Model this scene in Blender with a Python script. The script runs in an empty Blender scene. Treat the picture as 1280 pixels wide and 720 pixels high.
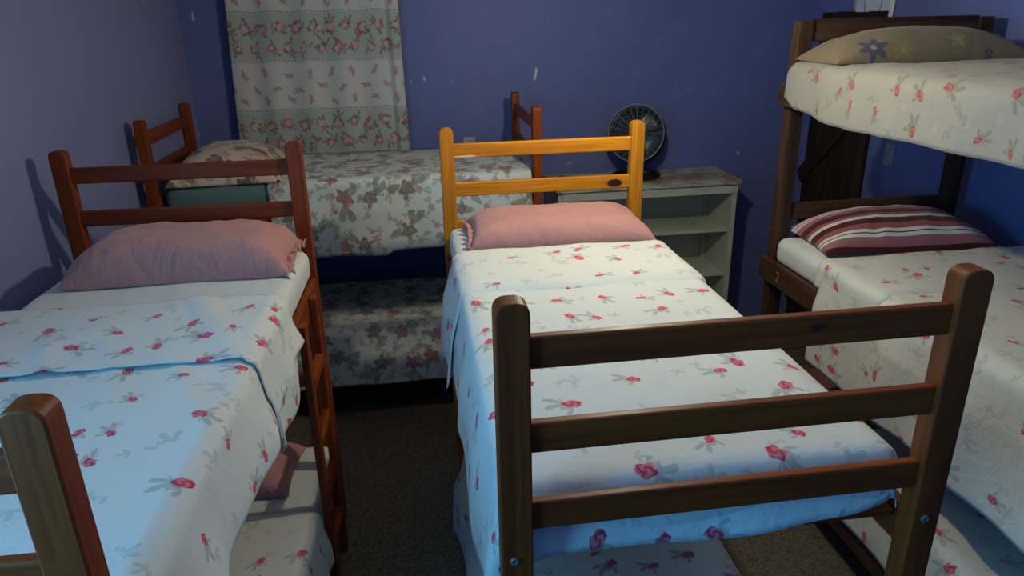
import bpy, bmesh, math, random
from mathutils import Vector, Matrix, noise

S = bpy.context.scene
COL = S.collection
R = math.radians
random.seed(7)

# ------------------------------------------------------------------ camera
cam_d = bpy.data.cameras.new('camera')
cam = bpy.data.objects.new('camera', cam_d)
COL.objects.link(cam)
S.camera = cam
cam_d.sensor_width = 36.0
cam_d.lens = 891.81 / 1280 * 36.0
cam_d.clip_start = 0.02
_M = ((0.98992117, -0.06841069, 0.12400019),
      (-0.14020544, -0.34999431, 0.92619999),
      (-0.01996262, -0.93425048, -0.35605833))
mw = Matrix.Identity(4)
for i in range(3):
    mw[i][0] = _M[i][0]
    mw[i][1] = -_M[i][1]
    mw[i][2] = -_M[i][2]
mw[0][3], mw[1][3], mw[2][3] = 0.0, 0.0, 2.30
cam.matrix_world = mw

# ------------------------------------------------------------------ world, light, exposure
world = bpy.data.worlds.new('world')
S.world = world
world.use_nodes = True
bg = world.node_tree.nodes['Background']
bg.inputs[0].default_value = (0.45, 0.68, 1.0, 1)
bg.inputs[1].default_value = 0.3

S.view_settings.view_transform = 'Standard'
S.view_settings.look = 'None'
S.view_settings.exposure = 0.0
S.view_settings.gamma = 1.0
S.view_settings.use_curve_mapping = False

# daylight entering by the window in the left wall, beside the photographer
FRONT_Y, BACK_Y, RIGHT_X, CEIL_Z = -1.25, 4.95, 2.80, 2.85
LW0, LW1 = -1.70, -1.375           # left wall X at y = 0 and at the back wall
WIN = (-0.20, 0.84, 1.45, 2.42)    # y0 y1 z0 z1 of the opening


def lwx(y):
    return LW0 + (LW1 - LW0) * y / BACK_Y


ld = bpy.data.lights.new('window_daylight', 'AREA')
ld.shape = 'RECTANGLE'
ld.size, ld.size_y = WIN[3] - WIN[2] - 0.1, WIN[1] - WIN[0] - 0.1
ld.energy = 60
ld.color = (0.12, 0.55, 1.0)
lo = bpy.data.objects.new('window_daylight', ld)
COL.objects.link(lo)
lo.location = (lwx((WIN[0] + WIN[1]) / 2) - 0.07, (WIN[0] + WIN[1]) / 2, (WIN[2] + WIN[3]) / 2)
lo.rotation_euler = (0, R(-90), math.atan2(-(LW1 - LW0), BACK_Y))         # shines into the room
BULB = (0.80, 2.55, 2.43)
BULB_STRENGTH = 980.0
BULB_COLOR = (1.0, 0.94, 0.70, 1)

# ------------------------------------------------------------------ helpers
WL = {}


def put(o, parent=None, loc=(0, 0, 0)):
    COL.objects.link(o)
    loc = Vector(loc)
    WL[o.name] = loc
    if parent is not None:
        o.parent = parent
        o.location = loc - WL[parent.name]
    else:
        o.location = loc
    return o


def tag(o, label=None, cat=None, group=None, kind=None):
    if label:
        o['label'] = label
    if cat:
        o['category'] = cat
    if group:
        o['group'] = group
    if kind:
        o['kind'] = kind
    return o


def empty(name, loc, label=None, cat=None, group=None, kind=None):
    o = bpy.data.objects.new(name, None)
    o.empty_display_size = 0.1
    put(o, None, loc)
    return tag(o, label, cat, group, kind)


def mesh_obj(name, verts, faces, mat, parent=None, smooth=False, uvs=None, origin=None):
    """verts in world space; origin is put at the box centre bottom unless given"""
    vs = [Vector(v) for v in verts]
    if origin is None:
        lo_ = Vector([min(v[i] for v in vs) for i in range(3)])
        hi_ = Vector([max(v[i] for v in vs) for i in range(3)])
        origin = (lo_ + hi_) / 2
    origin = Vector(origin)
    me = bpy.data.meshes.new(name)
    me.from_pydata([v - origin for v in vs], [], faces)
    if uvs is not None:
        uvl = me.uv_layers.new(name='UVMap')
        for l in me.loops:
            uvl.data[l.index].uv = uvs[l.vertex_index]
    if mat:
        me.materials.append(mat)
    if smooth:
        for p in me.polygons:
            p.use_smooth = True
    me.update()
    o = bpy.data.objects.new(name, me)
    return put(o, parent, origin)


def bm_obj(name, bm, mat, parent, loc, smooth=False):
    me = bpy.data.meshes.new(name)
    bmesh.ops.recalc_face_normals(bm, faces=bm.faces)
    bm.to_mesh(me)
    bm.free()
    me.materials.append(mat)
    if smooth:
        for p in me.polygons:
            p.use_smooth = True
    o = bpy.data.objects.new(name, me)
    return put(o, parent, loc)


def box_bm(size, bevel=0.004, seg=2):
    bm = bmesh.new()
    bmesh.ops.create_cube(bm, size=1.0)
    bmesh.ops.scale(bm, vec=size, verts=bm.verts)
    if bevel > 0:
        bmesh.ops.bevel(bm, geom=bm.edges[:], offset=bevel, segments=seg, affect='EDGES', profile=0.5)
    return bm


def box(name, lo_, hi_, mat, parent=None, bevel=0.004, seg=2):
    lo_, hi_ = Vector(lo_), Vector(hi_)
    return bm_obj(name, box_bm(hi_ - lo_, bevel, seg), mat, parent, (lo_ + hi_) / 2)


def tube(name, pts, rad, mat, parent=None, n=8, closed=False):
    P = [Vector(p) for p in pts]
    verts, faces = [], []
    m = len(P)
    for i, p in enumerate(P):
        a = P[i - 1] if (i > 0 or closed) else p
        b = P[(i + 1) % m] if (i < m - 1 or closed) else p
        t = (b - a).normalized()
        up = Vector((0, 0, 1)) if abs(t.z) < 0.95 else Vector((1, 0, 0))
        e1 = t.cross(up).normalized()
        e2 = t.cross(e1).normalized()
        r = rad[i] if isinstance(rad, (list, tuple)) else rad
        for k in range(n):
            an = 2 * math.pi * k / n
            verts.append(p + e1 * math.cos(an) * r + e2 * math.sin(an) * r)
    rng = m if closed else m - 1
    for i in range(rng):
        j = (i + 1) % m
        for k in range(n):
            faces.append((i * n + k, i * n + (k + 1) % n, j * n + (k + 1) % n, j * n + k))
    if not closed:
        faces.append(tuple(range(n))[::-1])
        faces.append(tuple((m - 1) * n + k for k in range(n)))
    return mesh_obj(name, verts, faces, mat, parent, smooth=True)


def lathe(name, prof, centre, axis, mat, parent=None, n=32):
    """prof: list of (radius, height along axis)"""
    ax = Vector(axis).normalized()
    up = Vector((0, 0, 1)) if abs(ax.z) < 0.9 else Vector((1, 0, 0))
    e1 = ax.cross(up).normalized()
    e2 = ax.cross(e1).normalized()
    c = Vector(centre)
    verts, faces = [], []
    for r, h in prof:
        for k in range(n):
            an = 2 * math.pi * k / n
            verts.append(c + ax * h + e1 * math.cos(an) * r + e2 * math.sin(an) * r)
    for i in range(len(prof) - 1):
        for k in range(n):
            faces.append((i * n + k, i * n + (k + 1) % n, (i + 1) * n + (k + 1) % n, (i + 1) * n + k))
    return mesh_obj(name, verts, faces, mat, parent, smooth=True)


def pl(pts):
    """piecewise linear function"""
    def f(x):
        if x <= pts[0][0]:
            return pts[0][1]
        for (a, b), (c, d) in zip(pts, pts[1:]):
            if x <= c:
                t = (x - a) / (c - a)
                t = t * t * (3 - 2 * t)
                return b + (d - b) * t
        return pts[-1][1]
    return f


# ------------------------------------------------------------------ node helper
class NT:
    def __init__(self, name):
        self.mat = bpy.data.materials.new(name)
        self.mat.use_nodes = True
        self.t = self.mat.node_tree
        self.bsdf = self.t.nodes['Principled BSDF']

    def new(self, typ, **kw):
        n = self.t.nodes.new(typ)
        for k, v in kw.items():
            setattr(n, k, v)
        return n

    def link(self, a, b):
        self.t.links.new(a, b)

    def sock(self, s, v):
        if v is None:
            return
        if isinstance(v, bpy.types.NodeSocket):
            self.link(v, s)
        else:
            s.default_value = v

    def m(self, op, a, b=None, c=None, clamp=False):
        n = self.new('ShaderNodeMath', operation=op, use_clamp=clamp)
        self.sock(n.inputs[0], a)
        self.sock(n.inputs[1], b)
        self.sock(n.inputs[2], c)
        return n.outputs[0]

    def vm(self, op, a, b=None, scale=None):
        n = self.new('ShaderNodeVectorMath', operation=op)
        self.sock(n.inputs[0], a)
        self.sock(n.inputs[1], b)
        if scale is not None:
            self.sock(n.inputs['Scale'], scale)
        return n.outputs['Value'] if op in ('LENGTH', 'DISTANCE', 'DOT_PRODUCT') else n.outputs[0]

    def xyz(self, v):
        n = self.new('ShaderNodeSeparateXYZ')
        self.link(v, n.inputs[0])
        return n.outputs

    def rgb(self, v):
        n = self.new('ShaderNodeSeparateColor')
        self.link(v, n.inputs[0])
        return n.outputs

    def comb(self, x, y, z=0.0):
        n = self.new('ShaderNodeCombineXYZ')
        self.sock(n.inputs[0], x)
        self.sock(n.inputs[1], y)
        self.sock(n.inputs[2], z)
        return n.outputs[0]

    def mix(self, f, a, b, mode='MIX'):
        n = self.new('ShaderNodeMix', data_type='RGBA', blend_type=mode)
        self.sock(n.inputs['Factor'], f)
        for s, v in ((n.inputs[6], a), (n.inputs[7], b)):
            if isinstance(v, tuple) and len(v) == 3:
                v = v + (1,)
            self.sock(s, v)
        return n.outputs[2]

    def noise(self, vec=None, scale=5.0, detail=2.0, rough=0.5, dist=0.0, dim='3D'):
        n = self.new('ShaderNodeTexNoise', noise_dimensions=dim)
        if vec is not None:
            self.link(vec, n.inputs['Vector'])
        n.inputs['Scale'].default_value = scale
        n.inputs['Detail'].default_value = detail
        n.inputs['Roughness'].default_value = rough
        n.inputs['Distortion'].default_value = dist
        return n.outputs[0]

    def ramp(self, f, stops):
        n = self.new('ShaderNodeValToRGB')
        self.link(f, n.inputs[0])
        el = n.color_ramp.elements
        while len(el) < len(stops):
            el.new(0.5)
        for e, (p, c) in zip(el, stops):
            e.position = p
            e.color = (c[0], c[1], c[2], 1) if not isinstance(c, (int, float)) else (c, c, c, 1)
        return n.outputs[0]

    def step(self, edge, x, k):
        """soft step: 1 where x < edge"""
        return self.m('MULTIPLY', self.m('SUBTRACT', edge, x), k, clamp=True)

    def bump(self, h, strength=0.3, dist=0.01):
        n = self.new('ShaderNodeBump')
        n.inputs['Strength'].default_value = strength
        n.inputs['Distance'].default_value = dist
        self.link(h, n.inputs['Height'])
        self.link(n.outputs[0], self.bsdf.inputs['Normal'])

    def out(self, col, rough=0.7, spec=0.3, coat=0.0, coat_rough=0.2, sheen=0.0, metal=0.0):
        b = self.bsdf
        if isinstance(col, tuple) and len(col) == 3:
            col = col + (1,)
        self.sock(b.inputs['Base Color'], col)
        self.sock(b.inputs['Roughness'], rough)
        b.inputs['Specular IOR Level'].default_value = spec
        b.inputs['Coat Weight'].default_value = coat
        b.inputs['Coat Roughness'].default_value = coat_rough
        b.inputs['Sheen Weight'].default_value = sheen
        b.inputs['Metallic'].default_value = metal
        return self.mat

    def obj(self):
        return self.new('ShaderNodeTexCoord').outputs['Object']

    def uv(self):
        return self.new('ShaderNodeTexCoord').outputs['UV']

    def rnd(self):
        return self.new('ShaderNodeObjectInfo').outputs['Random']


# ------------------------------------------------------------------ materials
def plain(name, col, rough=0.6, spec=0.3, metal=0.0, coat=0.0, var=0.12, scale=18.0):
    n = NT(name)
    v = n.noise(n.obj(), scale, 3)
    f = n.m('MULTIPLY_ADD', v, var * 2, 1 - var)
    c = n.vm('SCALE', n.comb(*col), scale=f)
    return n.out(c, rough, spec, coat, metal=metal)


def wood(name, axis, dark, mid, light, rough=0.5, coat=0.06, coarse=9.0, fine=70.0, wear=0.0):
    n = NT(name)
    o = n.obj()
    off = n.m('MULTIPLY', n.rnd(), 13.0)
    p = n.vm('ADD', o, n.comb(off, off, off))
    sc = [coarse] * 3
    sc[axis] = coarse * 0.09
    a = n.noise(n.vm('MULTIPLY', p, tuple(sc)), 1.0, 3, 0.55, 1.2)
    sf = [fine] * 3
    sf[axis] = fine * 0.03
    b = n.noise(n.vm('MULTIPLY', p, tuple(sf)), 1.0, 3, 0.6, 0.3)
    c = n.ramp(a, [(0.25, dark), (0.5, mid), (0.75, light)])
    c = n.mix(n.m('MULTIPLY', n.m('SUBTRACT', b, 0.42, clamp=True), 2.2, clamp=True), c, dark)
    # growth-ring streaks
    ring = n.m('SINE', n.m('MULTIPLY', a, 60.0))
    c = n.mix(n.m('MULTIPLY', n.m('MULTIPLY_ADD', ring, 0.5, 0.5), 0.18), c, dark)
    hv = n.new('ShaderNodeHueSaturation')
    n.link(c, hv.inputs['Color'])
    n.sock(hv.inputs['Value'], n.m('MULTIPLY_ADD', n.rnd(), 0.22, 0.89))
    c = hv.outputs[0]
    # one knot and one chip per board, placed by object properties
    for key, col, st in (('knot', (0.035, 0.012, 0.006), 0.28), ('chip', (0.75, 0.52, 0.30), 0.16)):
        at = n.new('ShaderNodeAttribute', attribute_type='OBJECT', attribute_name=key)
        ar = n.new('ShaderNodeAttribute', attribute_type='OBJECT', attribute_name=key + '_radius')
        d = n.vm('SUBTRACT', o, at.outputs['Vector'])
        ss = [1.0] * 3
        ss[axis] = 0.5 if key == 'knot' else st
        d = n.vm('LENGTH', n.vm('MULTIPLY', d, tuple(ss)))
        d = n.m('ADD', d, n.m('MULTIPLY', n.m('SUBTRACT', n.noise(o, 60, 2), 0.5), 0.006))
        c = n.mix(n.step(ar.outputs['Fac'], d, 250.0), c, col)
    if wear > 0:
        w = n.noise(n.vm('ADD', p, (5, 5, 5)), 7.0, 5, 0.7)
        c = n.mix(n.m('MULTIPLY', n.m('SUBTRACT', w, 0.58, clamp=True), wear * 6, clamp=True), c, light)
    n.bump(b, 0.15, 0.002)
    return n.out(c, rough, 0.22, coat, 0.30)


def wood3(name, *a, **k):
    return [wood(name + s, i, *a, **k) for i, s in enumerate(('_x', '_y', '_z'))]


PINE = wood3('red_brown_pine', (0.11, 0.015, 0.004), (0.25, 0.045, 0.006), (0.33, 0.070, 0.009))
HONEY = wood3('honey_pine', (0.32, 0.085, 0.006), (0.58, 0.215, 0.010), (0.72, 0.31, 0.018), fine=90.0)
DARK = wood3('old_dark_timber', (0.020, 0.010, 0.006), (0.065, 0.030, 0.017), (0.15, 0.072, 0.038),
             rough=0.6, coat=0.05, wear=0.25)
DOORW = wood3('dark_plank', (0.010, 0.006, 0.004), (0.028, 0.014, 0.009), (0.07, 0.033, 0.02),
              rough=0.7, coat=0.0, wear=0.1)


def wall_paint(name='blue_wall_paint', ca=(0.115, 0.145, 0.37), cb=(0.16, 0.19, 0.44)):
    n = NT(name)
    o = n.obj()
    a = n.noise(o, 1.3, 4, 0.6)
    b = n.noise(o, 9.0, 4, 0.65)
    c = n.mix(a, ca, cb)
    c = n.mix(n.m('MULTIPLY', n.m('SUBTRACT', b, 0.55, clamp=True), 1.5, clamp=True), c, (0.25, 0.29, 0.52))
    # chips down to white plaster
    s1 = n.noise(n.vm('MULTIPLY', o, (1, 1, 0.5)), 14.0, 2, 0.5)
    s2 = n.noise(o, 2.2, 1)
    chip = n.m('MULTIPLY', n.step(s1, 0.70, 40.0), n.step(s2, 0.52, 20.0))
    c = n.mix(chip, c, (0.62, 0.64, 0.70))
    # damp, flaking zone near the floor
    z = n.xyz(n.new('ShaderNodeNewGeometry').outputs['Position'])[2]
    low = n.m('MULTIPLY', n.step(1.0, z, 1.6), n.step(n.noise(o, 5.0, 6, 0.7), 0.56, 8.0))
    c = n.mix(n.m('MULTIPLY', low, 0.55), c, (0.30, 0.33, 0.42))
    n.bump(n.noise(o, 60, 3), 0.12, 0.003)
    return n.out(c, n.m('MULTIPLY_ADD', b, 0.2, 0.42), 0.35)


def terrazzo():
    n = NT('terrazzo')
    o = n.new('ShaderNodeNewGeometry').outputs['Position']
    v = n.new('ShaderNodeTexVoronoi', voronoi_dimensions='2D')
    n.link(o, v.inputs['Vector'])
    v.inputs['Scale'].default_value = 110.0
    r = n.rgb(v.outputs['Color'])
    c = n.ramp(r[0], [(0.0, (0.03, 0.022, 0.015)), (0.3, (0.09, 0.07, 0.05)), (0.6, (0.14, 0.115, 0.085)), (1.0, (0.24, 0.21, 0.165))])
    c = n.mix(n.step(v.outputs['Distance'], 0.45, 6.0), c, (0.19, 0.16, 0.115))
    c = n.mix(n.m('MULTIPLY', n.noise(o, 2.0, 4), 0.4), c, (0.16, 0.13, 0.10))
    return n.out(c, 0.45, 0.4)


def motif(n, uv, d, col, size_lo, size_hi, R0, RL, squash=0.8, lobes=5, lobe=0.14, leafk=4.5, sharp=2.6, wob=0.5, turn=6.283, one_side=False, swirl=10.5):
    """a bloom with a fan of leaves drawn round the local point d (metres); col: three random numbers"""
    rot = n.new('ShaderNodeVectorRotate', rotation_type='Z_AXIS')
    n.link(d, rot.inputs['Vector'])
    n.link(n.m('MULTIPLY', col[0], turn), rot.inputs['Angle'])
    size = n.m('MULTIPLY_ADD', col[1], size_hi - size_lo, size_lo)
    q = n.vm('SCALE', rot.outputs[0], scale=n.m('DIVIDE', 1.0, size))
    wv = n.m('MULTIPLY', n.m('SUBTRACT', n.noise(uv, 1.4 / R0, 2), 0.5), R0 * wob)
    f = n.xyz(q)
    fx, fy = f[0], n.m('DIVIDE', f[1], squash)
    rr = n.m('ADD', n.m('SQRT', n.m('ADD', n.m('MULTIPLY', fx, fx), n.m('MULTIPLY', fy, fy))), wv)
    th = n.m('ARCTAN2', fy, fx)
    edge = n.m('MULTIPLY', n.m('MULTIPLY_ADD', n.m('SINE', n.m('MULTIPLY', th, float(lobes))), lobe, 1.0), R0)
    flower = n.step(edge, rr, 8.0 / R0)
    spiral = n.m('MULTIPLY_ADD', n.m('SINE', n.m('ADD', n.m('MULTIPLY', rr, swirl / R0), n.m('MULTIPLY', th, 2.0))), 0.5, 0.5)
    leaf = None
    for (cx, cy, k, ph, sg, ln) in ((-R0 * 0.7, R0 * 0.35, leafk, 0.3, -1.0, 1.0), (-R0 * 0.1, -R0 * 0.75, leafk * 0.6, 1.1, -1.0 if one_side else 1.0, 0.8)):
        lx = n.m('SUBTRACT', f[0], cx)
        ly = n.m('SUBTRACT', f[1], cy)
        lr = n.m('ADD', n.m('SQRT', n.m('ADD', n.m('MULTIPLY', lx, lx), n.m('MULTIPLY', ly, ly))), wv)
        lt = n.m('ARCTAN2', ly, lx)
        lob = n.m('POWER', n.m('ABSOLUTE', n.m('COSINE', n.m('MULTIPLY_ADD', lt, k * 0.5, ph))), sharp)
        side = n.m('POWER', n.m('MAXIMUM', n.m('MULTIPLY', n.m('COSINE', lt), sg), 0.0001), 0.6)
        e = n.m('MULTIPLY', n.m('MULTIPLY', lob, side), RL * ln)
        mk = n.step(e, lr, 6.0 / R0)
        leaf = mk if leaf is None else n.m('MAXIMUM', leaf, mk)
    leaf = n.m('MULTIPLY', leaf, n.m('SUBTRACT', 1.0, flower))
    return dict(flower=flower, leaf=leaf, spiral=spiral, r=rr, rnd=col, th=th)


def print_layer(n, uv, cell, rand, off, *a, **k):
    """scatter of motifs over irregular cells"""
    p = n.vm('ADD', uv, (off, off * 0.37, 0))
    v = n.new('ShaderNodeTexVoronoi', voronoi_dimensions='2D')
    n.link(p, v.inputs['Vector'])
    v.inputs['Scale'].default_value = 1.0 / cell
    v.inputs['Randomness'].default_value = rand
    d = n.vm('SUBTRACT', p, v.outputs['Position'])
    return motif(n, uv, d, n.rgb(v.outputs['Color']), *a, **k)


def print_row(n, uv, x, y, yc, pitch, shift, seed, *a, **k):
    """one straight row of motifs along x at height yc"""
    xi = n.m('ADD', n.m('DIVIDE', x, pitch), shift)
    fl = n.m('FLOOR', xi)
    lx = n.m('MULTIPLY', n.m('SUBTRACT', n.m('SUBTRACT', xi, fl), 0.5), pitch)
    w = n.new('ShaderNodeTexWhiteNoise', noise_dimensions='2D')
    n.link(n.comb(fl, seed, 0.0), w.inputs['Vector'])
    col = n.rgb(w.outputs['Color'])
    ly = n.m('ADD', n.m('SUBTRACT', y, yc), n.m('MULTIPLY', n.m('SUBTRACT', col[2], 0.5), pitch * 0.16))
    return motif(n, uv, n.comb(lx, ly, 0.0), col, *a, **k)


def cloth_finish(n, c, strength=0.35, rough=0.85):
    uv = n.uv()
    w = n.noise(uv, 14.0, 4, 0.6, 0.8)
    fine = n.noise(uv, 420.0, 1)
    n.bump(n.m('ADD', w, n.m('MULTIPLY', fine, 0.04)), strength, 0.012)
    return n.out(c, rough, 0.15, sheen=0.15)


def rose_sheet(name, base=(0.72, 0.72, 0.70), red=(0.52, 0.03, 0.075), pink=(0.78, 0.22, 0.27), leafc=(0.34, 0.37, 0.35), off=0.0, flowers=0.72, cell=0.140):
    n = NT(name)
    uv = n.uv()
    a = print_layer(n, uv, cell, 0.72, 3.1 + off, 0.62, 1.15, 0.0235, 0.058, 0.72, lobe=0.07, leafk=7.0, sharp=0.9, wob=0.9, one_side=True, swirl=7.0)
    isf = n.step(flowers, a['rnd'][2], 60.0)
    c = n.mix(n.m('MULTIPLY', a['leaf'], n.m('MULTIPLY_ADD', isf, 0.26, 0.38)), base, leafc)
    c = n.mix(n.m('MULTIPLY', a['flower'], isf), c, n.mix(a['spiral'], red, pink))
    b = print_layer(n, uv, cell * 1.35, 0.9, 9.7 + off, 0.6, 1.0, 0.008, 0.036, leafk=7.0, sharp=1.2, wob=1.6, one_side=True)
    c = n.mix(n.m('MULTIPLY', b['leaf'], 0.45), c, (0.40, 0.38, 0.30))
    return cloth_finish(n, c)


def big_floral(name, base=(0.62, 0.65, 0.635), off=0.0, bloom=(0.27, 0.10, 0.10), dusk=(0.13, 0.145, 0.115), petal=(0.52, 0.33, 0.29), leafa=(0.25, 0.27, 0.21), leafb=(0.20, 0.22, 0.17)):
    n = NT(name)
    uv = n.uv()
    b = print_layer(n, uv, 0.088, 0.9, 5.3 + off, 0.7, 1.3, 0.021, 0.05, 0.8, 5, 0.22, wob=0.9)
    c = n.mix(n.m('MULTIPLY', b['leaf'], 0.6), base, leafa)
    smallc = n.mix(n.step(0.5, b['rnd'][2], 30.0), (0.40, 0.15, 0.12), (0.27, 0.29, 0.23))
    c = n.mix(n.m('MULTIPLY', b['flower'], 0.75), c, n.mix(n.m('MULTIPLY', b['spiral'], 0.5), smallc, (0.55, 0.42, 0.36)))
    a = print_layer(n, uv, 0.20, 0.8, 1.9 + off, 0.75, 1.15, 0.050, 0.115, 0.8, 5, 0.22, wob=1.0, sharp=1.4)
    c = n.mix(n.m('MULTIPLY', a['leaf'], 0.7), c, leafb)
    bigc = n.mix(n.step(0.5, a['rnd'][2], 30.0), bloom, dusk)
    blot = n.noise(uv, 45.0, 3, 0.6)
    bigc = n.mix(n.m('MULTIPLY', n.m('ADD', n.m('MULTIPLY', a['spiral'], 0.45), n.m('MULTIPLY', n.m('SUBTRACT', blot, 0.5), 1.2)), 1.0, clamp=True), bigc, petal)
    c = n.mix(n.m('MULTIPLY', a['flower'], 0.88), c, bigc)
    return cloth_finish(n, c)


def plain_cloth(name, col, strength=0.35, rough=0.85, scale=14.0):
    n = NT(name)
    uv = n.uv()
    v = n.noise(uv, 3.0, 3)
    c = n.vm('SCALE', n.comb(*col), scale=n.m('MULTIPLY_ADD', v, 0.16, 0.92))
    w = n.noise(uv, scale, 3, 0.55, 0.8)
    rd = n.noise(n.vm('MULTIPLY', uv, (1.0, 0.45, 1.0)), 7.0, 2, 0.5, 1.5)
    w = n.m('ADD', w, n.m('MULTIPLY', n.m('ABSOLUTE', n.m('SUBTRACT', rd, 0.5)), -2.2))
    fine = n.noise(uv, 420.0, 1)
    n.bump(n.m('ADD', w, n.m('MULTIPLY', fine, 0.04)), strength, 0.012)
    return n.out(c, rough, 0.15, sheen=0.2)


def striped_cloth():
    n = NT('striped_pillowcase')
    uv = n.uv()
    y = n.m('ADD', n.xyz(uv)[1], n.m('MULTIPLY', n.m('SUBTRACT', n.noise(uv, 5.0, 2), 0.5), 0.01))
    t = n.m('FRACT', n.m('DIVIDE', n.m('ADD', y, 0.01), 0.27))
    n_ = n.new('ShaderNodeValToRGB')
    n_.color_ramp.interpolation = 'CONSTANT'
    n.link(t, n_.inputs[0])
    mar, ros, wht, blk, pnk = (0.085, 0.012, 0.014), (0.30, 0.085, 0.075), (0.66, 0.60, 0.55), (0.04, 0.02, 0.03), (0.34, 0.13, 0.14)
    stops = [(0.0, mar), (0.17, pnk), (0.33, wht), (0.40, blk), (0.425, wht), (0.49, ros), (0.63, mar), (0.80, wht), (0.90, ros)]
    el = n_.color_ramp.elements
    while len(el) < len(stops):
        el.new(0.5)
    for e, (p, c) in zip(el, stops):
        e.position = p
        e.color = c + (1,)
    return cloth_finish(n, n_.outputs[0], 0.3)


def beige_flower_cloth():
    n = NT('beige_flower_pillowcase')
    uv = n.uv()
    base = n.mix(n.noise(uv, 5, 3), (0.17, 0.122, 0.072), (0.22, 0.165, 0.10))
    p = n.xyz(uv)

    def blot(c, cx, cy, r, col, lob, op=0.9):
        x = n.m('SUBTRACT', p[0], cx)
        y = n.m('SUBTRACT', p[1], cy)
        rr = n.m('SQRT', n.m('ADD', n.m('MULTIPLY', x, x), n.m('MULTIPLY', y, y)))
        th = n.m('ARCTAN2', y, x)
        e = n.m('MULTIPLY', n.m('MULTIPLY_ADD', n.m('SINE', n.m('MULTIPLY', th, float(lob))), 0.24, 0.85), r)
        mk = n.m('MULTIPLY', n.step(e, rr, 250.0), op)
        c = n.mix(mk, c, col)
        return n.mix(n.m('MULTIPLY', n.step(r * 0.24, rr, 300.0), op), c, (0.30, 0.26, 0.19))
    blue = (0.045, 0.06, 0.10)
    c = blot(base, 0.165, 0.075, 0.062, blue, 6)
    c = blot(c, 0.29, 0.055, 0.05, (0.24, 0.20, 0.07), 7, 0.6)
    c = blot(c, 0.66, 0.035, 0.022, blue, 5, 0.8)
    c = blot(c, 0.50, 0.25, 0.05, blue, 6)
    c = blot(c, 0.53, 0.10, 0.04, (0.40, 0.26, 0.12), 5, 0.5)
    return cloth_finish(n, c, 0.4)


def curtain_cloth():
    """uv: metres, v measured up from the hem"""
    n = NT('curtain_print')
    uv = n.uv()
    p = n.xyz(uv)
    v = p[1]
    light, green = (0.60, 0.59, 0.565), (0.43, 0.47, 0.435)
    period = 0.59
    t = n.m('FRACT', n.m('DIVIDE', v, period))           # 0..0.5 green band, 0.5..1 light band
    isg = n.step(t, 0.507, -400.0)
    isg = n.step(0.507, t, 200.0)
    c = n.mix(isg, light, green)
    tm = n.m('MULTIPLY', t, period)
    vb = n.new('ShaderNodeTexVoronoi', voronoi_dimensions='2D')
    n.link(uv, vb.inputs['Vector'])
    vb.inputs['Scale'].default_value = 55.0
    petal = n.ramp(n.rgb(vb.outputs['Color'])[0], [(0.0, (0.30, 0.085, 0.085)), (0.35, (0.48, 0.21, 0.19)), (0.65, (0.60, 0.42, 0.38)), (0.85, (0.22, 0.075, 0.07)), (1.0, (0.13, 0.12, 0.08))])
    for (yc, shf, sd, lo_s, hi_s) in ((0.088, 0.0, 1.0, 0.66, 1.05), (0.205, 0.45, 2.0, 0.66, 1.05)):
        a = print_row(n, uv, p[0], tm, yc, 0.112, shf, sd, lo_s, hi_s, 0.050, 0.078, 0.95, 9, 0.10, leafk=6.0, sharp=1.6, wob=1.1)
        c = n.mix(n.m('MULTIPLY', a['leaf'], 0.7), c, (0.14, 0.15, 0.11))
        heart = n.step(0.024, a['r'], 150.0)
        fl = n.mix(n.m('MULTIPLY', heart, 0.8), petal, n.mix(n.m('MULTIPLY', a['spiral'], 0.5), (0.66, 0.55, 0.50), (0.48, 0.26, 0.24)))
        c = n.mix(n.m('MULTIPLY', a['flower'], 0.85), c, fl)
    for q_, yc in enumerate((0.355, 0.435, 0.515)):
        g = print_row(n, uv, p[0], tm, yc, 0.148, 0.5 * (q_ % 2), 5.0 + q_, 0.9, 1.1, 0.014, 0.036, 1.0, 5, 0.3, leafk=9.0, sharp=0.7, wob=1.0)
        c = n.mix(n.m('MULTIPLY', g['leaf'], 0.75), c, (0.36, 0.15, 0.14))
        c = n.mix(n.m('MULTIPLY', g['flower'], 0.85), c, (0.46, 0.20, 0.19))
    # dotted lace lines between the bands
    for tc in (0.045 / 2, 0.507):
        d = n.m('ABSOLUTE', n.m('SUBTRACT', t, tc))
        c = n.mix(n.step(0.016, d, 300.0), c, (0.56, 0.56, 0.56))
        dots = n.m('MULTIPLY', n.step(0.009, d, 400.0), n.step(0.1, n.m('SINE', n.m('MULTIPLY', p[0], 300.0)), -9.0))
        c = n.mix(n.m('MULTIPLY', dots, 0.8), c, (0.11, 0.11, 0.16))
    return cloth_finish(n, c, 0.2)


WALL = wall_paint()
WALL_L = wall_paint('pale_blue_wall_paint', (0.20, 0.215, 0.42), (0.26, 0.275, 0.50))  # paler, greyer version of the blue paint, used on the left wall only
TERR = terrazzo()
CEIL = plain('ceiling_paint', (0.60, 0.59, 0.56), 0.8, var=0.05)
WHITE_SHEET = plain_cloth('white_fitted_sheet', (0.70, 0.70, 0.68))
ROSE_A = rose_sheet('rose_print_sheet')
ROSE_B = rose_sheet('rose_print_sheet_cream', base=(0.68, 0.66, 0.60), off=21.0, flowers=0.55)
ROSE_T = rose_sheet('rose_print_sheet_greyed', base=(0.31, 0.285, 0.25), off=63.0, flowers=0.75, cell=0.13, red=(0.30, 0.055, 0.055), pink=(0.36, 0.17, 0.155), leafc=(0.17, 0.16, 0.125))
ROSE_C = rose_sheet('rose_print_sheet_grey', base=(0.58, 0.60, 0.60), off=41.0, leafc=(0.16, 0.16, 0.15), flowers=0.6, red=(0.30, 0.03, 0.06), pink=(0.50, 0.18, 0.2))
FLORAL = big_floral('garden_print_sheet')
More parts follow.
